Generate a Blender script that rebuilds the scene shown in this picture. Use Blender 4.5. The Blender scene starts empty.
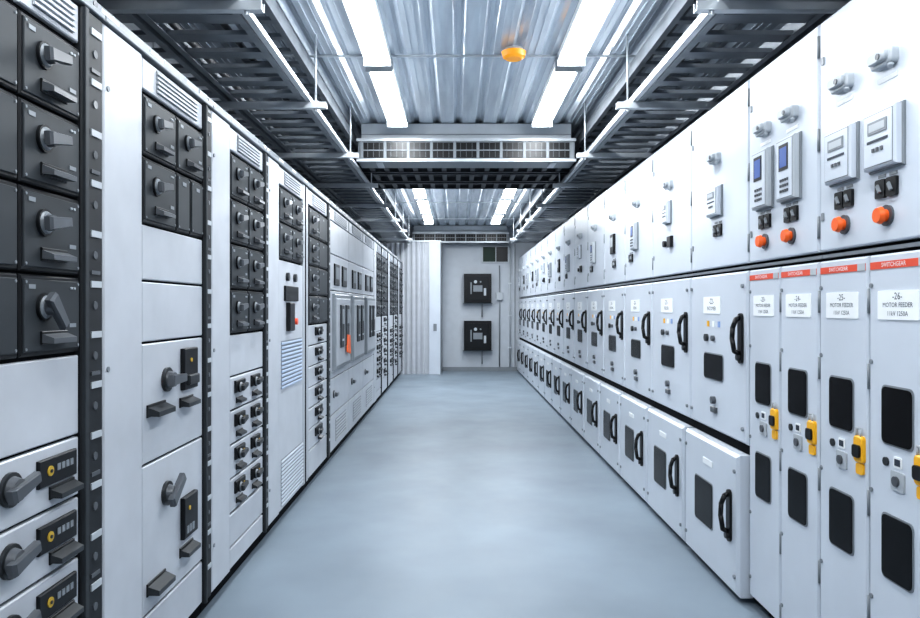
import bpy, math, random
from mathutils import Vector
random.seed(4)
XL, XR = -1.138, 1.398
WL, WR = -1.98, 2.64
YB, YW = -1.6, 15.75
CEIL = 3.15

# ---------------------------------------------------------------- materials
M = {}
def mk(name, col, rough=0.5, metal=0.0, noise=0.04, nscale=6.0, emis=None, estr=0.0, bump=0.0, spec=0.5, stretch=None):
    m = bpy.data.materials.new(name); m.use_nodes = True
    nt = m.node_tree; p = nt.nodes["Principled BSDF"]
    p.inputs["Roughness"].default_value = rough
    p.inputs["Metallic"].default_value = metal
    p.inputs["Specular IOR Level"].default_value = spec
    tc = nt.nodes.new("ShaderNodeTexCoord")
    n = nt.nodes.new("ShaderNodeTexNoise"); n.inputs["Scale"].default_value = nscale
    n.inputs["Detail"].default_value = 3
    if stretch:
        mp = nt.nodes.new("ShaderNodeMapping"); mp.inputs["Scale"].default_value = stretch
        nt.links.new(tc.outputs["Object"], mp.inputs["Vector"]); nt.links.new(mp.outputs["Vector"], n.inputs["Vector"])
    else:
        nt.links.new(tc.outputs["Object"], n.inputs["Vector"])
    r = nt.nodes.new("ShaderNodeValToRGB")
    r.color_ramp.elements[0].position = 0.3; r.color_ramp.elements[1].position = 0.7
    c0 = [max(0, c*(1-noise)) for c in col]; c1 = [min(1, c*(1+noise)) for c in col]
    r.color_ramp.elements[0].color = (*c0, 1); r.color_ramp.elements[1].color = (*c1, 1)
    nt.links.new(n.outputs["Fac"], r.inputs["Fac"])
    nt.links.new(r.outputs["Color"], p.inputs["Base Color"])
    if bump > 0:
        b = nt.nodes.new("ShaderNodeBump"); b.inputs["Strength"].default_value = bump
        b.inputs["Distance"].default_value = 0.01
        nt.links.new(n.outputs["Fac"], b.inputs["Height"]); nt.links.new(b.outputs["Normal"], p.inputs["Normal"])
    if emis:
        p.inputs["Emission Color"].default_value = (*emis, 1)
        p.inputs["Emission Strength"].default_value = estr
    M[name] = m
    return m
mk("paint_left", (0.49, 0.51, 0.545), 0.36, noise=0.05)
mk("paint_left_b", (0.41, 0.43, 0.46), 0.38)
mk("paint_right", (0.59, 0.63, 0.69), 0.28, noise=0.04, nscale=3)
mk("paint_body", (0.28, 0.30, 0.325), 0.5)
mk("gap_dark", (0.006, 0.007, 0.009), 0.8, spec=0.1)
mk("module_bezel", (0.009, 0.010, 0.012), 0.45, spec=0.3)
mk("module_face", (0.036, 0.041, 0.046), 0.5, spec=0.3)
mk("strip_black", (0.018, 0.020, 0.023), 0.5, spec=0.3)
mk("handle_grey", (0.085, 0.092, 0.102), 0.28)
mk("handle_dark", (0.022, 0.025, 0.028), 0.35)
mk("black", (0.005, 0.005, 0.006), 0.35, spec=0.4)
mk("window_dark", (0.006, 0.006, 0.007), 0.22, noise=0.5, nscale=90, spec=0.12)
mk("white", (0.85, 0.87, 0.88), 0.5)
mk("device_grey", (0.45, 0.48, 0.51), 0.4)
mk("device_mid", (0.21, 0.23, 0.25), 0.4)
mk("screen_blue", (0.10, 0.15, 0.36), 0.2, emis=(0.12, 0.2, 0.5), estr=0.12)
mk("orange", (0.85, 0.13, 0.015), 0.4)
mk("yellow", (0.9, 0.46, 0.02), 0.4)
mk("dull_yellow", (0.55, 0.36, 0.04), 0.5)
mk("beacon_amber", (0.95, 0.38, 0.02), 0.25, emis=(1.0, 0.4, 0.03), estr=0.25)
mk("red", (0.75, 0.09, 0.04), 0.4)
mk("blue_tag", (0.25, 0.36, 0.62), 0.5)
mk("green", (0.012, 0.03, 0.02), 0.4, spec=0.2)
mk("ink", (0.03, 0.04, 0.06), 0.6)
mk("vent_blue", (0.46, 0.54, 0.68), 0.4)
mk("galv", (0.55, 0.58, 0.61), 0.36, metal=0.4, noise=0.12)
mk("tray_dark", (0.21, 0.23, 0.255), 0.40, metal=0.3, noise=0.2)
mk("beam_dark", (0.055, 0.06, 0.068), 0.5, metal=0.2)
mk("cable", (0.02, 0.02, 0.023), 0.5)
mk("ceiling_metal", (0.75, 0.81, 0.88), 0.25, metal=0.5, noise=0.14, nscale=2.0, stretch=(6, 0.6, 1))
mk("wall_paint", (0.46, 0.49, 0.53), 0.5)
mk("far_panel", (0.47, 0.50, 0.54), 0.5)
mk("lamp_glow", (1, 1, 1), 0.5, emis=(0.93, 0.97, 1.0), estr=17.0)
fm = mk("floor_vinyl", (0.20, 0.243, 0.285), 0.46, noise=0.13, nscale=1.3, spec=0.4)
nt = fm.node_tree; p = nt.nodes["Principled BSDF"]
tc = nt.nodes.new("ShaderNodeTexCoord")
n2 = nt.nodes.new("ShaderNodeTexNoise"); n2.inputs["Scale"].default_value = 4; n2.inputs["Detail"].default_value = 4
nt.links.new(tc.outputs["Object"], n2.inputs["Vector"])
mr = nt.nodes.new("ShaderNodeMapRange"); mr.inputs["To Min"].default_value = 0.38; mr.inputs["To Max"].default_value = 0.52
nt.links.new(n2.outputs["Fac"], mr.inputs["Value"]); nt.links.new(mr.outputs["Result"], p.inputs["Roughness"])

# ---------------------------------------------------------------- builder
F_L = lambda u, v, w: Vector((XL + w, u, v))
F_R = lambda u, v, w: Vector((XR - w, u, v))
F_W = lambda u, v, w: Vector((u, v, w))
F_F = lambda u, v, w: Vector((u, YW - w, v))
_txt = {}
def text_mesh(s):
    if s not in _txt:
        cu = bpy.data.curves.new("t", 'FONT'); cu.body = s; cu.align_x = 'CENTER'; cu.align_y = 'CENTER'
        cu.resolution_u = 2
        o = bpy.data.objects.new("t", cu); bpy.context.scene.collection.objects.link(o)
        bpy.context.view_layer.update()
        me = bpy.data.meshes.new_from_object(o.evaluated_get(bpy.context.evaluated_depsgraph_get()))
        _txt[s] = ([tuple(v.co) for v in me.vertices], [tuple(q.vertices) for q in me.polygons])
        bpy.data.objects.remove(o); bpy.data.curves.remove(cu); bpy.data.meshes.remove(me)
    return _txt[s]

class B:
    def __init__(s, name, frame=F_W):
        s.name, s.f = name, frame
        s.v, s.fc, s.mi, s.sm, s.mats = [], [], [], [], []
    def mat(s, m):
        if m not in s.mats: s.mats.append(m)
        return s.mats.index(m)
    def prim(s, vs, faces, m, smooth=None):
        P = [s.f(*v) for v in vs]
        c = sum(P, Vector()) / len(P)
        base = len(s.v); s.v += P; mi = s.mat(m)
        for i, fa in enumerate(faces):
            a = [P[k] for k in fa]
            nrm = Vector()
            for k in range(1, len(a)-1): nrm += (a[k]-a[0]).cross(a[k+1]-a[0])
            fcn = sum(a, Vector())/len(a)
            fa = tuple(base+k for k in fa)
            if nrm.dot(fcn-c) < 0: fa = fa[::-1]
            s.fc.append(fa); s.mi.append(mi); s.sm.append(bool(smooth and smooth[i]))
    def box(s, u0, u1, v0, v1, w0, w1, m, ch=0.0):
        if ch <= 0:
            vs = [(u, v, w) for w in (w0, w1) for (u, v) in ((u0, v0), (u1, v0), (u1, v1), (u0, v1))]
            fs = [(0,1,2,3),(4,5,6,7),(0,1,5,4),(1,2,6,5),(2,3,7,6),(3,0,4,7)]
        else:
            vs = [(u, v, w0) for (u, v) in ((u0, v0), (u1, v0), (u1, v1), (u0, v1))]
            vs += [(u, v, w1-ch) for (u, v) in ((u0, v0), (u1, v0), (u1, v1), (u0, v1))]
            vs += [(u, v, w1) for (u, v) in ((u0+ch, v0+ch), (u1-ch, v0+ch), (u1-ch, v1-ch), (u0+ch, v1-ch))]
            fs = [(0,1,2,3),(8,9,10,11)]
            for k in range(4):
                j = (k+1) % 4
                fs += [(k, j, 4+j, 4+k), (4+k, 4+j, 8+j, 8+k)]
        s.prim(vs, fs, m)
    def prism(s, pts, w0, w1, m, ch=0.0):
        n = len(pts)
        cu = sum(q[0] for q in pts)/n; cv = sum(q[1] for q in pts)/n
        vs = [(a, b, w0) for a, b in pts] + [(a, b, w1-ch) for a, b in pts]
        fs = [tuple(range(n))] + [(k, (k+1) % n, n+(k+1) % n, n+k) for k in range(n)]
        if ch > 0:
            def sh(a, b):
                d = math.hypot(a-cu, b-cv) or 1
                t = 1-ch*1.2/d
                return (cu+(a-cu)*t, cv+(b-cv)*t, w1)
            vs += [sh(a, b) for a, b in pts]
            fs += [(n+k, n+(k+1) % n, 2*n+(k+1) % n, 2*n+k) for k in range(n)]
            fs += [tuple(range(2*n, 3*n))]
        else:
            fs += [tuple(range(n, 2*n))]
        s.prim(vs, fs, m)
    def rr(s, u0, u1, v0, v1, w0, w1, m, r=0.012, ch=0.0, k=4):
        pts = []
        for cx, cy, a0 in ((u1-r, v1-r, 0), (u0+r, v1-r, 90), (u0+r, v0+r, 180), (u1-r, v0+r, 270)):
            for i in range(k+1):
                a = math.radians(a0+90*i/k); pts.append((cx+r*math.cos(a), cy+r*math.sin(a)))
        s.prism(pts, w0, w1, m, ch)
    def disc(s, cu, cv, w0, w1, r, m, n=18, r2=None):
        r2 = r if r2 is None else r2
        vs, fs, sm = [], [], []
        for rr_, w in ((r, w0), (r2, w1)):
            for k in range(n):
                a = 2*math.pi*k/n; vs.append((cu+rr_*math.cos(a), cv+rr_*math.sin(a), w))
        vs += list(vs)
        for k in range(n): fs.append((k, (k+1) % n, n+(k+1) % n, n+k)); sm.append(True)
        fs += [tuple(range(2*n, 3*n)), tuple(range(3*n, 4*n))]; sm += [False, False]
        s.prim(vs, fs, m, sm)
    def bar(s, cu, cv, L, Wd, ang, w0, w1, m, off=0.0, ch=0.003, taper=1.0):
        ca, sa = math.cos(math.radians(ang)), math.sin(math.radians(ang))
        loc = [(off-L/2, -Wd/2), (off+L/2, -Wd/2*taper), (off+L/2, Wd/2*taper), (off-L/2, Wd/2)]
        s.prism([(cu+a*ca-b*sa, cv+a*sa+b*ca) for a, b in loc], w0, w1, m, ch)
    def tube(s, pts, r, m, n=8):
        for a, b in zip(pts[:-1], pts[1:]):
            A, Bv = Vector(a), Vector(b); d = (Bv-A).normalized()
            t = Vector((0, 0, 1)) if abs(d.z) < 0.9 else Vector((1, 0, 0))
            e1 = d.cross(t).normalized(); e2 = d.cross(e1)
            vs, fs, sm = [], [], []
            for c in (A-d*r*0.3, Bv+d*r*0.3):
                for k in range(n):
                    an = 2*math.pi*k/n; vs.append(tuple(c+e1*r*math.cos(an)+e2*r*math.sin(an)))
            for k in range(n): fs.append((k, (k+1) % n, n+(k+1) % n, n+k)); sm.append(True)
            fs += [tuple(range(n)), tuple(range(n, 2*n))]; sm += [False, False]
            s.prim(vs, fs, m, sm)
    def text(s, t, cu, cv, w, size, m, sgn=1):
        vs, fs = text_mesh(t)
        P = [s.f(cu+sgn*x*size, cv+y*size, w) for x, y, z in vs]
        nd = s.f(0, 0, 1)-s.f(0, 0, 0)
        base = len(s.v); s.v += P; mi = s.mat(m)
        for fa in fs:
            a = [P[k] for k in fa[:3]]
            nr = (a[1]-a[0]).cross(a[2]-a[0])
            fa = tuple(base+k for k in fa)
            if nr.dot(nd) < 0: fa = fa[::-1]
            s.fc.append(fa); s.mi.append(mi); s.sm.append(False)
    def done(s, parent=None):
        xs = [p.x for p in s.v]; ys = [p.y for p in s.v]; zs = [p.z for p in s.v]
        o = Vector(((min(xs)+max(xs))/2, (min(ys)+max(ys))/2, min(zs)))
        me = bpy.data.meshes.new(s.name)
        me.from_pydata([tuple(p-o) for p in s.v], [], s.fc)
        for m in s.mats: me.materials.append(M[m])
        me.polygons.foreach_set("material_index", s.mi)
        me.polygons.foreach_set("use_smooth", s.sm)
        me.update()
        ob = bpy.data.objects.new(s.name, me); ob.location = o
        bpy.context.scene.collection.objects.link(ob)
        if parent: ob.parent = parent
        return ob

# ---------------------------------------------------------------- room
b = B("floor"); b.box(WL-0.1, WR+0.1, YB-0.1, YW+0.1, -0.12, 0, "floor_vinyl"); b.done()
b = B("wall_left")
b.box(WL-0.1, WL, YB, YW, 0, CEIL+0.1, "wall_paint"); b.done()
b = B("wall_right")
b.box(WR, WR+0.1, YB, YW, 0, CEIL+0.1, "wall_paint"); b.done()
b = B("wall_back"); b.box(WL-0.1, WR+0.1, YB-0.1, YB, 0, CEIL+0.1, "wall_paint"); b.done()
b = B("wall_front"); b.box(WL-0.1, WR+0.1, YW, YW+0.1, 0, CEIL+0.1, "far_panel")
b.box(-0.325, -0.30, 15.735, YW, 0, 2.78, "device_mid")
b.box(1.28, 1.30, 15.735, YW, 0, 2.78, "device_mid")
b.done()
b = B("baseboard_front"); b.box(-0.29, 1.36, 15.72, YW-0.001, 0.0, 0.09, "device_mid"); b.done()
# corrugated ceiling
b = B("ceiling")
b.box(WL-0.1, WR+0.1, YB-0.1, YW+0.1, CEIL+0.030, CEIL+0.12, "ceiling_metal")
x = WL
while x < WR-0.15:
    b.prim([(x+0.012, YB, CEIL+0.030), (x+0.040, YB, CEIL), (x+0.16, YB, CEIL), (x+0.188, YB, CEIL+0.030),
            (x+0.012, YW, CEIL+0.030), (x+0.040, YW, CEIL), (x+0.16, YW, CEIL), (x+0.188, YW, CEIL+0.030)],
           [(0,1,5,4),(1,2,6,5),(2,3,7,6),(0,1,2,3),(4,5,6,7)], "ceiling_metal")
    for dx in (0.075, 0.125):
        b.box(x+dx-0.004, x+dx+0.004, YB, YW, CEIL-0.005, CEIL, "ceiling_metal")
    x += 0.20
b.done()
for i, y in enumerate((2.7, 4.99, 9.6, 12.0, 14.2)):
    b = B("trim_%d" % (i+1)); b.box(WL, WR, y-0.010, y+0.010, CEIL-0.016, CEIL-0.006, "galv"); b.done()
b = B("wall_partition")
b.box(WL+0.002, -0.33, 15.03, 15.70, 0, 2.76, "paint_left")
x = WL+0.05
while x < -0.62:
    b.prim([(x, 15.03, 0), (x+0.02, 15.0, 0), (x+0.055, 15.0, 0), (x+0.075, 15.03, 0),
            (x, 15.03, 2.76), (x+0.02, 15.0, 2.76), (x+0.055, 15.0, 2.76), (x+0.075, 15.03, 2.76)],
           [(0,1,5,4),(1,2,6,5),(2,3,7,6),(0,1,2,3),(4,5,6,7),(0,3,7,4)], "paint_left")
    x += 0.11
b.box(-0.56, -0.33, 14.985, 15.03, 0, 2.76, "paint_right")
b.box(-0.47, -0.40, 14.97, 14.985, 0.9, 1.05, "device_mid")
b.box(-0.33, -0.31, 14.985, 15.70, 0, 2.78, "device_mid")
b.box(WL+0.002, -0.31, 14.98, 15.70, 2.76, 2.785, "galv")
b.done()

# ---------------------------------------------------------------- left motor control centres
DEP = 0.80
G = 0.0055
def shell(b, u0, u1, top, dep, side_mat, plinth=0.07):
    b.box(u0, u1, plinth, top, -dep, -0.012, side_mat)
    b.box(u0+0.001, u1-0.001, plinth+0.002, top-0.002, -0.012, 0.0, "gap_dark")
    b.box(u0, u1, 0.0, plinth, -dep+0.02, -0.03, "gap_dark")
def lever(b, cu, cv, w, ang=30, s=1.0, m="handle_grey"):
    b.disc(cu, cv, w, w+0.008, 0.036*s, "module_bezel", 18)
    b.disc(cu, cv, w+0.008, w+0.014, 0.030*s, "device_mid", 18, 0.026*s)
    b.disc(cu, cv, w+0.014, w+0.030*s, 0.022*s, m, 14, 0.019*s)
    b.bar(cu, cv, 0.105*s, 0.034*s, ang, w+0.022*s, w+0.042*s, m, off=0.016*s, ch=0.006*s, taper=0.7)
def pull(b, cu, cv, w, s=1.0, m="handle_grey"):
    L, h, d = 0.055*s, 0.011*s, 0.030*s
    b.box(cu-L, cu+L, cv-h*1.4, cv+h*1.4, w, w+0.006, "black", 0.002)
    b.prim([(cu-L, cv-h, w), (cu+L, cv-h, w), (cu+L, cv+h, w), (cu-L, cv+h, w),
            (cu-L*0.92, cv-h*1.2, w+d), (cu+L*0.92, cv-h*1.2, w+d), (cu+L*0.92, cv-h*0.1, w+d), (cu-L*0.92, cv-h*0.1, w+d)],
           [(0,1,2,3),(4,5,6,7),(0,1,5,4),(1,2,6,5),(2,3,7,6),(3,0,4,7)], m)
def black_module(b, u0, u1, v0, v1, handles=True, ang=30, s=1.0):
    b.box(u0+0.004, u1-0.004, v0+0.004, v1-0.004, 0, 0.018, "module_bezel", 0.005)
    b.box(u0+0.014, u1-0.014, v0+0.016, v1-0.016, 0.018, 0.023, "module_face", 0.002)
    cu = (u0+u1)/2; h = v1-v0
    for k in (0, 1):
        for q in (0, 1):
            b.disc((u0+0.022, u1-0.022)[k], (v0+0.024, v1-0.024)[q], 0.023, 0.025, 0.004, "device_mid", 8)
    if handles:
        lever(b, cu-0.045*s*(u1-u0)/0.3, v0+h*0.60, 0.023, ang, s)
        pull(b, cu, v0+h*0.23, 0.023, s*1.1)
        b.box(u0+0.032, u0+0.062, v1-0.042, v1-0.030, 0.023, 0.025, "device_mid")
        for k in range(2):
            b.disc(u1-0.045-0.016*k, v1-0.036, 0.023, 0.027, 0.004, "device_grey", 8)
        b.box(u1-0.07, u1-0.035, v0+h*0.34, v0+h*0.39, 0.023, 0.025, "device_mid")
    else:
        b.box(cu-0.02, cu+0.02, v1-0.05, v1-0.035, 0.023, 0.025, "device_mid")
def light_panel(b, u0, u1, v0, v1, m="paint_left"):
    b.box(u0+G-0.001, u1-G+0.001, v0+G-0.001, v1-G+0.001, 0, 0.016, m, 0.004)
def breaker_row(b, u0, u1, v0, v1):
    light_panel(b, u0, u1, v0, v1)
    W = u1-u0; h = v1-v0; cv = v0+h*0.56
    kx = u0+W*0.45
    b.disc(kx, cv, 0.016, 0.026, 0.044, "handle_dark", 20)
    b.disc(kx, cv, 0.026, 0.046, 0.034, "handle_grey", 20, 0.028)
    b.bar(kx, cv, 0.12, 0.036, 14, 0.038, 0.060, "handle_grey", off=0.016, ch=0.007, taper=0.7)
    p0, p1 = u0+W*0.64, u0+W*0.95
    b.box(p0, p1, cv-0.03, cv+0.045, 0.016, 0.026, "module_bezel", 0.003)
    b.disc(p0+0.050, cv+0.010, 0.026, 0.029, 0.014, "dull_yellow", 16)
    b.disc(p0+0.050, cv+0.010, 0.029, 0.032, 0.005, "handle_dark", 10)
    for k in range(4):
        b.box(p0+0.085+0.022*k, p0+0.100+0.022*k, cv+0.004, cv+0.022, 0.026, 0.028, "device_mid")
    pull(b, u0+W*0.84, cv-0.055, 0.016, 1.15, "handle_dark")
def vent(b, u0, u1, v0, v1, w, m, n=8, dark="device_mid"):
    b.box(u0, u1, v0, v1, w, w+0.002, dark)
    st = (v1-v0)/n
    for k in range(n):
        b.box(u0, u1, v0+k*st+st*0.12, v0+k*st+st*0.62, w+0.002, w+0.009, m, 0.001)
def strip(b, u0, u1, seed=0):
    W = u1-u0
    b.box(u0+0.002, u1-0.002, 0.085, 2.30, 0, 0.022, "strip_black", 0.004)
    b.box(u0+W*0.05, u0+W*0.22, 0.085, 2.30, 0.022, 0.032, "module_face", 0.002)
    z = 0.22
    k = seed
    while z < 2.24:
        b.box(u0+W*0.42, u0+W*0.90, z, z+0.020, 0.022, 0.026, "device_grey")
        if k % 2: b.box(u0+W*0.42, u0+W*0.82, z+0.04, z+0.052, 0.022, 0.026, "handle_grey")
        b.disc(u0+W*0.62, z+0.10, 0.022, 0.025, W*0.10, "handle_grey", 8)
        z += 0.155; k += 1
ROW = [2.17, 1.945, 1.72, 1.49, 1.265]
def topper(b, u0, u1, col0, col1):
    b.box(u0, u1, 2.305, 2.325, 0.0, 0.03, "device_mid", 0.003)
    light_panel(b, col0, col1, 2.18, 2.30)
    vent(b, col0+0.06*(col1-col0)/0.3, col1-0.04*(col1-col0)/0.3, 2.20, 2.285, 0.016, "paint_left", 5)
def door_panel(b, u0, u1):
    b.box(u0+G, u1-G, 0.09, 2.302, 0, 0.020, "paint_left", 0.005)
    for z in (2.1, 1.2, 0.3):
        b.disc(u0+0.03, z, 0.020, 0.024, 0.009, "device_mid", 10)

def cab(u0, u1, kind, seed=0):
    b = B("motor_control_cabinet", F_L)
    u1 = u1-0.003
    shell(b, u0, u1, 2.325, DEP, "paint_body")
    b.box(u0, u1, 2.326, 2.40, -0.16, -0.035, "device_mid", 0.004)
    k = u0+0.1
    while k < u1-0.14:
        b.box(k, k+0.12, 2.342, 2.388, -0.035, -0.032, "white")
        b.box(k+0.02, k+0.10, 2.358, 2.372, -0.032, -0.031, "ink"); k += 0.38
    if kind == "A":
        c = [u0, 1.53, 1.845, u1-0.13]
        topper(b, u0, u1, c[2], c[3]); light_panel(b, c[1], c[2], 2.18, 2.30)
        for a, d in zip(ROW[:-1], ROW[1:]):
            black_module(b, c[1], c[2], d, a, False)
            black_module(b, c[2], c[3], d, a, True, 8 if d > 1.3 else -50, 1.05)
        light_panel(b, c[1], c[3], 1.02, 1.262)
        zs = [1.02, 0.84, 0.66, 0.48, 0.30, 0.09]
        for a, d in zip(zs[:-1], zs[1:]): breaker_row(b, c[1], c[3], d, a)
        door_panel(b, c[0], c[1])
        strip(b, u1-0.13, u1, 1)
    elif kind == "B":
        d1 = u0+0.29; c0, c1 = d1, u1-0.10; mid = (c0+c1)/2
        door_panel(b, u0, d1); topper(b, u0, u1, c0, c1)
        black_module(b, c0, mid, 1.945, 2.17, True, 8, 0.95); black_module(b, mid, c1, 1.945, 2.17, True, 8, 0.95)
        black_module(b, c0, mid, 1.70, 1.945, True, 8, 1.0)
        black_module(b, mid, mid+0.15, 1.70, 1.945, False); black_module(b, mid+0.15, c1, 1.70, 1.945, False)
        light_panel(b, c0, c1, 1.495, 1.70); light_panel(b, c0, c1, 1.27, 1.495)
        light_panel(b, c0, c1, 0.828, 1.27); light_panel(b, c0, c1, 0.28, 0.828); light_panel(b, c0, c1, 0.09, 0.28)
        for cz in (1.10, 0.66):
            kx = c0+0.215
            b.disc(kx, cz+0.02, 0.016, 0.028, 0.047, "handle_dark", 18)
            b.disc(kx, cz+0.02, 0.028, 0.052, 0.034, "handle_grey", 18, 0.028)
            b.bar(kx, cz+0.02, 0.14, 0.042, 35 if cz < 1 else 0, 0.044, 0.068, "handle_grey", off=0.02, ch=0.006, taper=0.7)
        b.box(c0+0.36, c0+0.51, 1.06, 1.23, 0.016, 0.035, "module_bezel", 0.004)
        b.disc(c0+0.43, 1.18, 0.035, 0.038, 0.009, "dull_yellow", 14)
        b.box(c0+0.38, c0+0.49, 1.08, 1.12, 0.035, 0.05, "handle_dark", 0.004)
        pull(b, c0+0.12, 1.02, 0.016, 1.5, "handle_dark"); pull(b, c0+0.42, 1.01, 0.016, 1.3, "handle_dark")
        b.box(c0+0.36, c0+0.51, 0.45, 0.62, 0.016, 0.035, "module_bezel", 0.004)
        b.disc(c0+0.41, 0.57, 0.035, 0.038, 0.009, "dull_yellow", 14)
        for k in range(3): b.box(c0+0.38+0.03*k, c0+0.40+0.03*k, 0.47, 0.50, 0.035, 0.038, "device_mid")
        pull(b, c0+0.42, 0.40, 0.016, 1.3, "handle_dark"); pull(b, c0+0.12, 0.37, 0.016, 1.5, "handle_dark")
        strip(b, c1, u1, 0)
    elif kind == "C":
        d1 = u0+0.275; c0, c1 = d1, u1-0.10; mid = (c0+c1)/2
        door_panel(b, u0, d1); topper(b, u0, u1, c0, c1)
        for a, d in zip(ROW[:-1], ROW[1:]):
            black_module(b, c0, mid, d, a, True, 8, 0.95); black_module(b, mid, c1, d, a, True, 8, 0.95)
        light_panel(b, c0, c1, 1.05, 1.262)
        for a, d in zip([1.05, 0.88, 0.71, 0.54], [0.88, 0.71, 0.54, 0.37]):
            light_panel(b, c0, c1, d, a)
            h = a-d
            for q in (0.25, 0.72):
                uu = c0+(c1-c0)*q
                b.box(uu-0.08, uu+0.08, d+h*0.5, d+h*0.86, 0.016, 0.028, "module_bezel", 0.003)
                lever(b, uu-0.03, d+h*0.66, 0.028, 10, 0.8, "handle_dark")
                b.disc(uu+0.05, d+h*0.68, 0.028, 0.032, 0.006, "dull_yellow", 12)
                pull(b, uu, d+h*0.26, 0.016, 0.95, "handle_dark")
        light_panel(b, c0, c1, 0.20, 0.367); light_panel(b, c0, c1, 0.09, 0.20)
        strip(b, c1, u1, 1)
    elif kind == "D":
        d1 = u0+0.265; c0, c1 = d1, u1-0.17; mid = (c0+c1)/2
        door_panel(b, u0, d1); topper(b, u0, u1, c0, c1)
        for d, a in ((1.945, 2.17), (1.71, 1.945)):
            black_module(b, c0, mid, d, a, True, 8, 0.95); black_module(b, mid, c1, d, a, True, 8, 0.95)
        light_panel(b, c0, c1, 0.09, 1.705)
        for q in (0.3, 0.6):
            b.disc(c0+(c1-c0)*q, 1.60, 0.016, 0.035, 0.028, "handle_dark", 14)
        b.box(c0+0.14, c1-0.2, 1.44, 1.54, 0.016, 0.03, "module_bezel", 0.004)
        b.box(c0+0.20, c0+0.34, 1.24, 1.43, 0.016, 0.045, "black", 0.006)
        b.disc(c0+0.44, 1.30, 0.016, 0.04, 0.022, "red", 12)
        vent(b, c0+0.06, c1-0.05, 0.87, 1.18, 0.016, "vent_blue", 12)
        vent(b, c0+0.06, c1-0.02, 0.12, 0.42, 0.016, "paint_right", 12)
        b.box(c1, u1, 0.09, 2.302, 0, 0.02, "paint_left_b", 0.005)
        b.box(c1+0.06, c1+0.08, 0.09, 2.30, 0.02, 0.024, "gap_dark")
    elif kind == "E":
        c0, c1 = u0+0.02, u1-0.14; mid = (c0+c1)/2
        topper(b, u0, u1, c0, c1)
        for a, d in zip(ROW[:-1], ROW[1:]):
            black_module(b, c0, mid, d, a, True, 8, 0.95); black_module(b, mid, c1, d, a, False)
        for a, d in zip([1.262, 1.10, 0.94, 0.78, 0.62, 0.46], [1.10, 0.94, 0.78, 0.62, 0.46, 0.30]):
            light_panel(b, c0, c1, d, a); h = a-d; uu = mid
            b.box(uu-0.14, uu+0.14, d+h*0.45, d+h*0.86, 0.016, 0.028, "module_bezel", 0.003)
            lever(b, uu-0.06, d+h*0.64, 0.028, 10, 0.8, "handle_dark"); pull(b, uu+0.04, d+h*0.24, 0.016, 1.0, "handle_dark")
        light_panel(b, c0, c1, 0.09, 0.30)
        strip(b, c1, u1, 0)
    elif kind == "F":
        topper(b, u0, u1, u0+0.02, u1-0.02)
        light_panel(b, u0, u1, 1.88, 2.18); light_panel(b, u0, u1, 1.55, 1.88)
        light_panel(b, u0, u1, 0.75, 1.55, "paint_left_b"); light_panel(b, u0, u1, 0.42, 0.75); light_panel(b, u0, u1, 0.09, 0.42)
        W = u1-u0
        for q in (0.30, 0.70):
            cu = u0+W*q
            b.box(cu-0.13, cu+0.13, 1.60, 1.80, 0.016, 0.03, "black", 0.005)
            b.box(cu-0.09, cu+0.09, 1.66, 1.77, 0.03, 0.032, "device_mid")
        b.box(u0+0.12, u1-0.12, 0.82, 1.52, 0.016, 0.05, "device_mid", 0.01)
        b.box(u0+0.16, u1-0.16, 0.86, 1.48, 0.05, 0.056, "paint_left_b", 0.004)
        for q in (0.36, 0.64):
            cu = u0+W*q
            b.box(cu-0.09, cu+0.09, 1.02, 1.42, 0.056, 0.072, "module_face", 0.006)
            b.box(cu-0.05, cu+0.05, 1.24, 1.38, 0.072, 0.077, "device_mid", 0.003)
            b.box(cu-0.05, cu+0.03, 1.08, 1.10, 0.072, 0.077, "device_grey", 0.003)
        if seed == 0: b.prism([(u0+0.62, 0.96), (u0+0.86, 0.93), (u0+0.82, 1.12), (u0+0.66, 1.13)], 0.072, 0.080, "orange", 0.003)
        lever(b, u0+0.2, 0.60, 0.016, 0, 1.0); vent(b, u0+0.3, u1-0.2, 0.15, 0.36, 0.016, "paint_left", 7)
    return b.done()
cab(0.13, 1.12, "C", 2)
cab(1.125, 2.278, "A", 0)
cab(2.281, 3.290, "B", 1)
cab(3.293, 4.286, "C", 2)
cab(4.289, 5.446, "D", 3)
cab(5.449, 6.397, "E", 0)
for i in range(3): cab(6.40+i*1.14, 6.40+(i+1)*1.14-0.002, "F", i)
for i in range(5): cab(9.83+i*1.02, 9.83+(i+1)*1.02-0.002, ("C", "E", "C", "E", "C")[i], i)

# ---------------------------------------------------------------- right medium-voltage switchgear
RD = 1.2
def plate(b, cu, v0, v1, hw, lines, w=0.03):
    b.rr(cu-hw, cu+hw, v0, v1, w, w+0.003, "white", 0.005)
    n = len(lines); h = (v1-v0)/(n+0.4)
    for i, t in enumerate(lines):
        b.text(t, cu, v1-h*(i+0.7), w+0.0035, h*(1.15 if i == 0 else 0.78), "ink", -1)
def window(b, u0, u1, v0, v1, w):
    b.rr(u0-0.006, u1+0.006, v0-0.006, v1+0.006, w, w+0.003, "device_mid", 0.020)
    b.rr(u0, u1, v0, v1, w+0.003, w+0.006, "window_dark", 0.018)
def d_handle(b, cu, v0, v1, w):
    b.rr(cu-0.024, cu+0.024, v0, v1, w, w+0.012, "black", 0.022)
    b.tube([(cu, v1-0.02, w+0.01), (cu-0.004, v1-0.03, w+0.030), (cu+0.004, v1-0.07, w+0.042), (cu+0.004, (v0+v1)/2, w+0.045), (cu, v0+0.06, w+0.036), (cu, v0+0.045, w+0.01)], 0.012, "black", 8)
    b.disc(cu, v0+0.03, w+0.012, w+0.026, 0.016, "handle_dark", 12)
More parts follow.
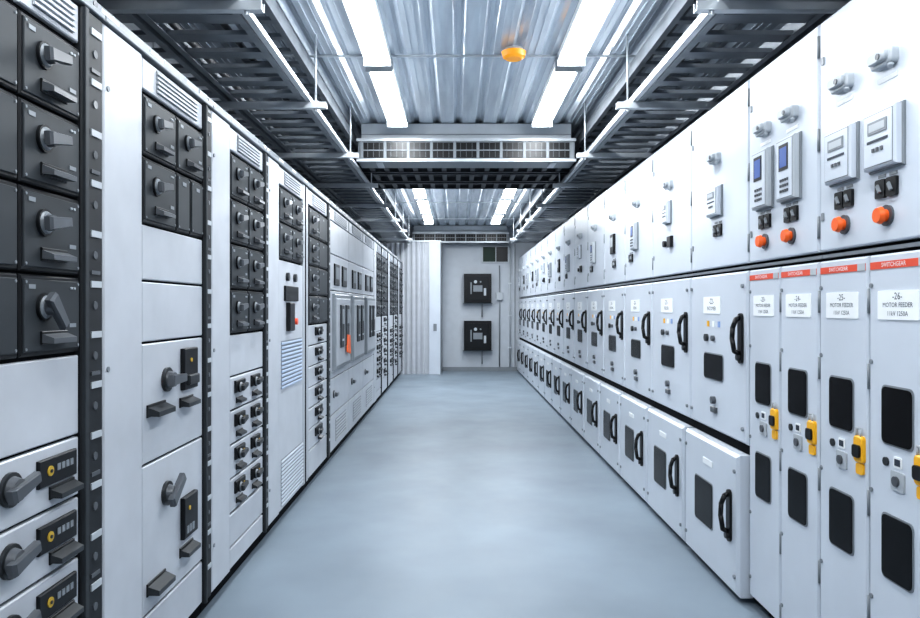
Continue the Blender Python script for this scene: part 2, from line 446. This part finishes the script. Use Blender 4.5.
def gland(b, cu, cv, w):
    b.rr(cu-0.058, cu+0.058, cv-0.026, cv+0.026, w, w+0.028, "device_grey", 0.015, 0.006)
    b.rr(cu-0.046, cu+0.046, cv-0.014, cv+0.020, w+0.028, w+0.044, "device_grey", 0.014, 0.005)
    b.disc(cu-0.02, cv, w+0.044, w+0.048, 0.010, "handle_grey", 12)
    b.tube([(cu-0.035, cv-0.02, w+0.012), (cu-0.045, cv-0.036, w+0.02)], 0.009, "device_grey", 8)
def relay(b, cu, v0, v1, w, screen, hw=0.078):
    b.box(cu-hw, cu+hw, v0, v1, w, w+0.010, "device_mid", 0.003)
    b.box(cu-hw+0.006, cu+hw-0.006, v0+0.006, v1-0.006, w+0.010, w+0.032, "paint_right" if not screen else "device_grey", 0.006)
    b.box(cu-hw+0.014, cu+hw-0.014, v0+0.014, v1-0.014, w+0.032, w+0.033, "device_mid")
    b.box(cu-hw+0.017, cu+hw-0.017, v0+0.017, v1-0.017, w+0.033, w+0.034, "paint_right")
    h = v1-v0; w = w-0.007
    if screen:
        b.box(cu-hw*0.42, cu+hw*0.52, v0+h*0.48, v0+h*0.88, w+0.041, w+0.043, "module_bezel")
        b.box(cu-hw*0.3, cu+hw*0.4, v0+h*0.53, v0+h*0.83, w+0.043, w+0.044, "screen_blue")
        for i in range(4):
            for j in range(3): b.box(cu-hw*0.45+0.02*i, cu-hw*0.45+0.02*i+0.011, v0+h*0.14+0.022*j, v0+h*0.14+0.022*j+0.011, w+0.041, w+0.045, "handle_grey")
    else:
        b.box(cu-hw*0.55, cu+hw*0.55, v0+h*0.60, v0+h*0.80, w+0.041, w+0.044, "device_mid")
        b.box(cu-hw*0.45, cu+hw*0.45, v0+h*0.64, v0+h*0.76, w+0.044, w+0.045, "device_grey")
        for i in range(3): b.box(cu-0.03+0.022*i, cu-0.018+0.022*i, v0+h*0.3, v0+h*0.36, w+0.041, w+0.045, "handle_grey")
        b.box(cu-hw*0.6, cu+hw*0.6, v0+h*0.46, v0+h*0.5, w+0.041, w+0.043, "ink")
def sw_pair(b, cu, cv, w):
    for d in (-0.03, 0.03):
        b.rr(cu+d-0.026, cu+d+0.026, cv-0.030, cv+0.030, w, w+0.010, "black", 0.006)
        b.bar(cu+d, cv, 0.03, 0.010, 60, w+0.010, w+0.018, "device_mid", ch=0.002)
        b.box(cu+d-0.02, cu+d+0.02, cv+0.036, cv+0.046, w, w+0.002, "device_mid")
def estop(b, cu, cv, w):
    b.disc(cu, cv, w, w+0.008, 0.034, "handle_grey", 20)
    b.disc(cu, cv, w+0.008, w+0.024, 0.020, "orange", 18)
    b.disc(cu, cv, w+0.024, w+0.038, 0.028, "orange", 20, 0.023)
def hinge(b, u, v, w):
    b.tube([(u, v-0.04, w), (u, v+0.04, w)], 0.006, "device_mid", 8)
def top_door(b, u0, u1):
    b.box(u0+G, u1-G, 1.607, 2.466, 0, 0.03, "paint_right", 0.006)
    for z in (2.38, 2.03, 1.70): hinge(b, u0+0.004, z, 0.028)
    b.rr(u1-0.040, u1-0.022, 2.30, 2.33, 0.03, 0.034, "device_mid", 0.005)
    b.rr(u1-0.040, u1-0.022, 1.72, 1.75, 0.03, 0.034, "device_mid", 0.005)
    b.box(u0+0.001, u1-0.001, 1.583, 1.595, 0, 0.018, "paint_body")

def narrow_pair(u0, screen, num):
    b = B("switchgear_cabinet", F_R); u1 = u0+0.648
    shell(b, u0, u1, 2.475, RD, "paint_right", 0.05)
    top_door(b, u0, u1)
    for q in (0.215, 0.465):
        cu = u0+q
        gland(b, cu, 2.185, 0.03)
        if screen: relay(b, cu, 1.83, 2.095, 0.03, True, 0.085)
        else: relay(b, cu, 1.835, 2.03, 0.03, False, 0.092)
        sw_pair(b, cu, 1.778, 0.03)
        estop(b, cu, 1.69, 0.03)
        b.box(cu-0.05, cu+0.05, 2.118, 2.132, 0.03, 0.032, "white")
    for i in range(2):
        a = u0+i*0.324; c = a+0.324; m = (a+c)/2
        b.box(a+G, c-G, 0.06, 1.570, 0, 0.03, "paint_right", 0.007)
        b.box(a+0.014, c-0.014, 1.522, 1.546, 0.03, 0.032, "red")
        b.box(a+0.014, a+0.06, 1.522, 1.546, 0.032, 0.0335, "device_grey")
        b.text("SWITCHGEAR", m+0.02, 1.534, 0.0335, 0.020, "white", -1)
        plate(b, m, 1.36, 1.452, 0.105, ["-%d-" % (num-i), "MOTOR FEEDER", "11kV 1250A"])
        window(b, m-0.072, m+0.078, 0.970, 1.147, 0.03)
        window(b, m-0.072, m+0.078, 0.545, 0.742, 0.03)
        b.rr(a+0.014, a+0.068, 0.875, 0.965, 0.03, 0.044, "yellow", 0.012, 0.004)
        b.rr(a+0.020, a+0.062, 0.893, 0.935, 0.044, 0.052, "black", 0.01)
        b.tube([(a+0.03, 0.965, 0.038), (a+0.03, 0.99, 0.038), (a+0.057, 0.99, 0.038), (a+0.057, 0.965, 0.038)], 0.004, "device_grey", 6)
        b.rr(a+0.02, a+0.062, 0.835, 0.872, 0.03, 0.038, "yellow", 0.008)
        b.rr(m-0.035, m+0.03, 0.83, 0.89, 0.03, 0.036, "device_grey", 0.006)
        b.disc(m, 0.86, 0.036, 0.043, 0.016, "handle_grey", 12)
        b.rr(m-0.02, m+0.02, 0.90, 0.935, 0.03, 0.033, "white", 0.004)
        b.box(m-0.014, m+0.014, 0.907, 0.928, 0.033, 0.034, "ink")
        b.disc(m+0.06, 0.91, 0.03, 0.036, 0.014, "handle_dark", 12)
        for z in (1.47, 1.22, 0.8, 0.45, 0.15):
            b.disc(c-0.020, z, 0.03, 0.035, 0.008, "device_mid", 10)
            hinge(b, a+0.002, z-0.05, 0.026)
    return b.done()
narrow_pair(0.765+0.0, False, 32)
narrow_pair(1.415, False, 29)
narrow_pair(2.065, False, 26)
narrow_pair(2.715, True, 24)
def wide(u0, i):
    b = B("switchgear_cabinet", F_R); u1 = u0+0.817; m = (u0+u1)/2
    shell(b, u0, u1, 2.475, RD, "paint_right", 0.05)
    top_door(b, u0, u1)
    gland(b, m, 2.18, 0.03)
    if i == 0:
        relay(b, m, 1.87, 2.03, 0.03, False, 0.085); sw_pair(b, m-0.02, 1.80, 0.03)
    elif i in (1, 5, 9):
        relay(b, m+0.03, 1.93, 2.08, 0.03, False, 0.06); b.box(m-0.06, m+0.02, 1.78, 1.85, 0.03, 0.05, "black", 0.004)
        b.disc(m+0.10, 1.81, 0.03, 0.05, 0.02, "black", 12)
    elif i % 2 == 0:
        relay(b, m+0.05, 1.83, 2.04, 0.03, True, 0.07); sw_pair(b, m+0.2, 1.78, 0.03)
    else:
        b.box(m-0.06, m+0.08, 1.86, 2.03, 0.03, 0.05, "black", 0.006)
        b.box(m-0.03, m+0.05, 1.92, 2.0, 0.05, 0.053, "device_grey"); sw_pair(b, m-0.02, 1.77, 0.03)
    # circuit breaker door
    b.box(u0+0.008, u1-0.008, 0.750, 1.570, 0, 0.035, "paint_right", 0.010)
    plate(b, m+0.06, 1.365, 1.455, 0.125, ["-%d-" % (22-i), "INCOMER" if i % 3 == 0 else "FEEDER"], 0.035)
    for k, mt in enumerate(("yellow", "white", "blue_tag")):
        b.box(m+0.10-0.08*k, m+0.13-0.08*k, 1.295, 1.325, 0.035, 0.038, mt)
    b.disc(m+0.13, 1.235, 0.035, 0.050, 0.020, "handle_dark", 14); b.disc(m+0.03, 1.235, 0.035, 0.050, 0.015, "handle_grey", 14)
    window(b, m-0.10, m+0.17, 1.02, 1.15, 0.035)
    b.disc(m+0.02, 0.91, 0.035, 0.055, 0.02, "handle_grey", 14); b.box(m-0.02, m+0.05, 0.845, 0.875, 0.035, 0.05, "handle_grey", 0.003)
    d_handle(b, u0+0.07, 1.13, 1.37, 0.035)
    for z in (1.5, 0.82):
        b.disc(u0+0.05, z, 0.035, 0.045, 0.010, "device_mid", 10); b.disc(u1-0.03, z, 0.035, 0.045, 0.010, "device_mid", 10)
    # protruding cable compartment door
    b.box(u0+0.001, u1-0.001, 0.700, 0.748, 0, 0.012, "gap_dark")
    b.box(u0+0.020, u1-0.020, 0.03, 0.700, 0, 0.075, "paint_right", 0.014)
    window(b, m-0.06, m+0.20, 0.25, 0.48, 0.075)
    d_handle(b, u0+0.11, 0.27, 0.52, 0.075)
    for z in (0.62, 0.12):
        b.disc(u0+0.05, z, 0.075, 0.083, 0.010, "device_mid", 10); b.disc(u1-0.05, z, 0.075, 0.083, 0.010, "device_mid", 10)
    b.box(m-0.06, m+0.08, 0.57, 0.60, 0.075, 0.078, "white")
    return b.done()
for i in range(15): wide(3.365+i*0.82, i)

# ---------------------------------------------------------------- cable trays and supports
def ladder(x0, x1, y0, y1, z, name="cable_ladder", along='y', rung=0.24, rw=0.10, mat="tray_dark", cables=3, edge="tray_dark"):
    b = B(name, F_W if along == 'y' else (lambda u, v, w: Vector((v, u, w))))
    for x in (x0, x1-0.02): b.box(x, x+0.02, y0, y1, z, z+0.085, edge)
    b.box(x0, x0+0.035, y0, y1, z-0.004, z, edge); b.box(x1-0.035, x1, y0, y1, z-0.004, z, edge)
    y = y0+0.1
    while y < y1-0.1:
        b.box(x0+0.02, x1-0.02, y, y+rw, z+0.004, z+0.026, mat); y += rung
    for k in range(cables):
        xx = x0+0.06+k*0.045
        b.tube([(xx, y0, z+0.045), (xx+0.01, (y0+y1)/2, z+0.045), (xx, y1, z+0.045)], 0.018, "cable", 8)
    return b.done()
YT = 14.9
ladder(-1.90, -1.46, -1.4, YT, 2.72, cables=1); ladder(-1.43, -0.97, -1.4, YT, 2.72, cables=1)
ladder(1.17, 1.66, -1.4, YT, 2.72, cables=1); ladder(1.70, 2.2, -1.4, YT, 2.72, cables=1)
ladder(-1.40, -0.98, -1.4, YT, 2.98, cables=1, rw=0.05); ladder(1.19, 1.62, -1.4, YT, 2.98, cables=1, rw=0.05)
for (a, c) in ((7.25, 7.65), (7.75, 8.2), (8.3, 8.7)):
    ladder(a, c, -1.9, 2.5, 2.83, along='x', cables=6, mat="beam_dark", rung=0.15, rw=0.05, edge="beam_dark")
b = B("ceiling_beam"); b.box(-1.95, 2.58, 8.78, 8.98, 3.075, CEIL-0.008, "beam_dark"); b.done()
b = B("ventilation_duct"); b.box(-0.72, 1.0, 7.20, 8.60, 2.925, 3.12, "beam_dark", 0.01); b.done()
y = 1.58
while y < 14.8:
    for (a, c, rods) in ((WL+0.01, -0.83, (-0.90, -1.94)), (1.03, WR-0.01, (1.10, 2.30))):
        b = B("support_strut")
        b.box(a, c, y-0.022, y+0.022, 2.672, 2.676, "galv")
        b.box(a, c, y-0.022, y-0.018, 2.676, 2.712, "galv"); b.box(a, c, y+0.018, y+0.022, 2.676, 2.712, "galv")
        for xr in rods:
            b.tube([(xr, y, 2.66), (xr, y, CEIL-0.002)], 0.006, "galv", 8)
            b.box(xr-0.02, xr+0.02, y-0.022, y+0.022, 2.712, 2.718, "galv")
            b.disc(xr, y, 2.655, 2.672, 0.012, "galv", 6)
        b.done()
    y += 1.52
for xx in (-0.945, 1.145):
    b = B("conduit_rail"); b.box(xx-0.016, xx+0.016, -1.4, 14.9, 2.716, 2.745, "galv", 0.003); b.done()

# ---------------------------------------------------------------- ceiling air units
def air_unit(y0, dep=0.32):
    b = B("air_conditioning_unit", lambda u, v, w: Vector((u, y0+dep-w, v)))
    x0, x1 = -0.93, 1.125
    b.box(x0+0.03, x1-0.03, 2.99, CEIL-0.007, 0.0, dep-0.03, "device_grey", 0.004)
    b.box(x0+0.03, x1-0.03, 3.035, 3.042, dep-0.03, dep-0.02, "device_mid")
    b.box(x0, x1, 2.775, 2.99, 0.0, dep, "device_mid", 0.006)
    b.box(x0-0.01, x1+0.01, 2.965, 2.992, dep, dep+0.02, "galv", 0.002)
    b.box(x0-0.01, x1+0.01, 2.772, 2.80, dep, dep+0.02, "galv", 0.002)
    nb = 9; st = (x1-x0-0.08)/nb
    for k in range(nb):
        a = x0+0.04+k*st
        b.box(a+0.012, a+st-0.012, 2.81, 2.955, dep, dep+0.004, "black")
        b.box(a+0.012, a+st-0.012, 2.876, 2.886, dep+0.004, dep+0.014, "device_mid")
        for j in range(1, 4):
            xx = a+st*j/4
            b.box(xx-0.003, xx+0.003, 2.82, 2.95, dep+0.004, dep+0.010, "handle_grey")
        b.box(a-0.014, a+0.014, 2.80, 2.965, dep, dep+0.016, "device_mid", 0.002)
    for xx in (x0+0.2, x1-0.2):
        b.box(xx-0.03, xx+0.03, 2.765, 2.775, 0.05, dep-0.03, "galv")
    return b.done()
air_unit(6.81); air_unit(15.37, 0.3)

# ---------------------------------------------------------------- lamps
def lamp(cx, y0, y1, power):
    e = bpy.data.objects.new("fluorescent_ceiling_lamp", None); bpy.context.scene.collection.objects.link(e)
    e.location = (cx, (y0+y1)/2, CEIL)
    b = B("housing")
    b.box(cx-0.09, cx+0.09, y0, y1, CEIL-0.055, CEIL-0.008, "white", 0.0)
    b.box(cx-0.095, cx+0.095, y0-0.012, y0, CEIL-0.10, CEIL-0.008, "device_grey"); b.box(cx-0.095, cx+0.095, y1, y1+0.012, CEIL-0.10, CEIL-0.008, "device_grey")
    h = b.done()
    b = B("diffuser")
    b.prim([(cx-0.08, y0+0.001, CEIL-0.055), (cx-0.055, y0+0.001, CEIL-0.092), (cx+0.055, y0+0.001, CEIL-0.092), (cx+0.08, y0+0.001, CEIL-0.055),
            (cx-0.08, y1-0.001, CEIL-0.055), (cx-0.055, y1-0.001, CEIL-0.092), (cx+0.055, y1-0.001, CEIL-0.092), (cx+0.08, y1-0.001, CEIL-0.055)],
           [(0,1,5,4),(1,2,6,5),(2,3,7,6),(0,3,7,4),(0,1,2,3),(4,5,6,7)], "lamp_glow")
    d = b.done()
    ld = bpy.data.lights.new("tube_light", 'AREA'); ld.shape = 'RECTANGLE'; ld.size = 0.11; ld.size_y = y1-y0-0.04
    ld.energy = power; ld.color = (0.91, 0.96, 1.0)
    lo = bpy.data.objects.new("tube_light", ld); bpy.context.scene.collection.objects.link(lo)
    lo.location = (cx, (y0+y1)/2, CEIL-0.095)
    bpy.context.view_layer.update()
    for o in (h, d, lo):
        o.parent = e; o.matrix_parent_inverse = e.matrix_world.inverted()
for (y0, y1, pw) in ((-0.9, 0.6, 8), (0.85, 2.35, 11), (3.4, 4.93, 15), (5.06, 6.6, 17), (9.5, 11.0, 19), (11.2, 12.7, 17), (12.95, 14.4, 17)):
    for cx in (-0.54, 0.79): lamp(cx, y0, y1, pw)

b = B("warning_beacon")
b.disc(0.39, 4.86, CEIL-0.03, CEIL-0.006, 0.06, "device_grey", 20)
b.disc(0.39, 4.86, CEIL-0.065, CEIL-0.03, 0.075, "beacon_amber", 22, 0.085)
b.disc(0.39, 4.86, CEIL-0.078, CEIL-0.065, 0.055, "beacon_amber", 20, 0.070)
b.done()

# ---------------------------------------------------------------- far wall equipment
def black_box(v0, v1):
    b = B("wall_control_box", F_F)
    u0, u1 = 0.175, 0.766
    b.box(u0, u1, v0, v1, 0, 0.20, "black", 0.01)
    b.box(u0+0.06, u1-0.06, v0+0.05, v1-0.06, 0.20, 0.215, "module_bezel", 0.004)
    c = (u0+u1)/2; h = v1-v0
    b.box(c-0.10, c+0.10, v0+h*0.38, v0+h*0.60, 0.215, 0.24, "device_mid", 0.004)
    b.disc(c-0.05, v0+h*0.72, 0.215, 0.235, 0.035, "device_grey", 14); b.disc(c+0.06, v0+h*0.72, 0.215, 0.235, 0.02, "device_mid", 12)
    b.box(c-0.16, c-0.13, v0+h*0.3, v0+h*0.7, 0.215, 0.225, "device_mid"); b.box(c+0.13, c+0.18, v0+h*0.25, v0+h*0.5, 0.215, 0.23, "device_grey")
    b.box(u0-0.03, u1+0.03, v0-0.02, v0, 0, 0.1, "device_mid")
    b.tube([(c+0.1, v0-0.02, 0.05), (c+0.1, v0-0.3, 0.05)], 0.014, "device_mid", 8)
    b.done()
black_box(1.49, 2.12); black_box(0.46, 1.10)
b = B("window_1", F_F)
b.box(0.56, 1.16, 2.36, 2.74, 0, 0.03, "device_grey", 0.004); b.box(0.59, 0.86, 2.39, 2.71, 0.03, 0.035, "green"); b.box(0.88, 1.13, 2.39, 2.71, 0.03, 0.035, "black"); b.done()
b = B("wall_conduit", F_F)
b.tube([(1.18, 0.1, 0.03), (1.18, 2.7, 0.03)], 0.018, "device_grey", 10); b.tube([(0.95, 0.1, 0.03), (0.95, 2.3, 0.03)], 0.014, "device_mid", 10)
for z in (0.5, 1.2, 1.9): b.box(1.14, 1.22, z, z+0.03, 0, 0.05, "galv")
b.box(0.88, 1.02, 1.55, 1.72, 0, 0.07, "device_grey", 0.005)
b.done()

# ---------------------------------------------------------------- world, camera
w = bpy.data.worlds.new("World"); bpy.context.scene.world = w; w.use_nodes = True
w.node_tree.nodes["Background"].inputs[0].default_value = (0.5, 0.55, 0.6, 1)
w.node_tree.nodes["Background"].inputs[1].default_value = 0.4
cam = bpy.data.cameras.new("camera"); co = bpy.data.objects.new("camera", cam)
bpy.context.scene.collection.objects.link(co)
co.location = (0, 0, 1.4); co.rotation_euler = (math.radians(90), 0, 0)
cam.sensor_width = 36; cam.lens = 720/920*36
cam.shift_x = 4/920; cam.shift_y = -2/920; cam.clip_start = 0.05
bpy.context.scene.camera = co
vs = bpy.context.scene.view_settings
vs.view_transform = 'Standard'
try: vs.look = 'Medium High Contrast'
except Exception: pass
vs.exposure = 0.08
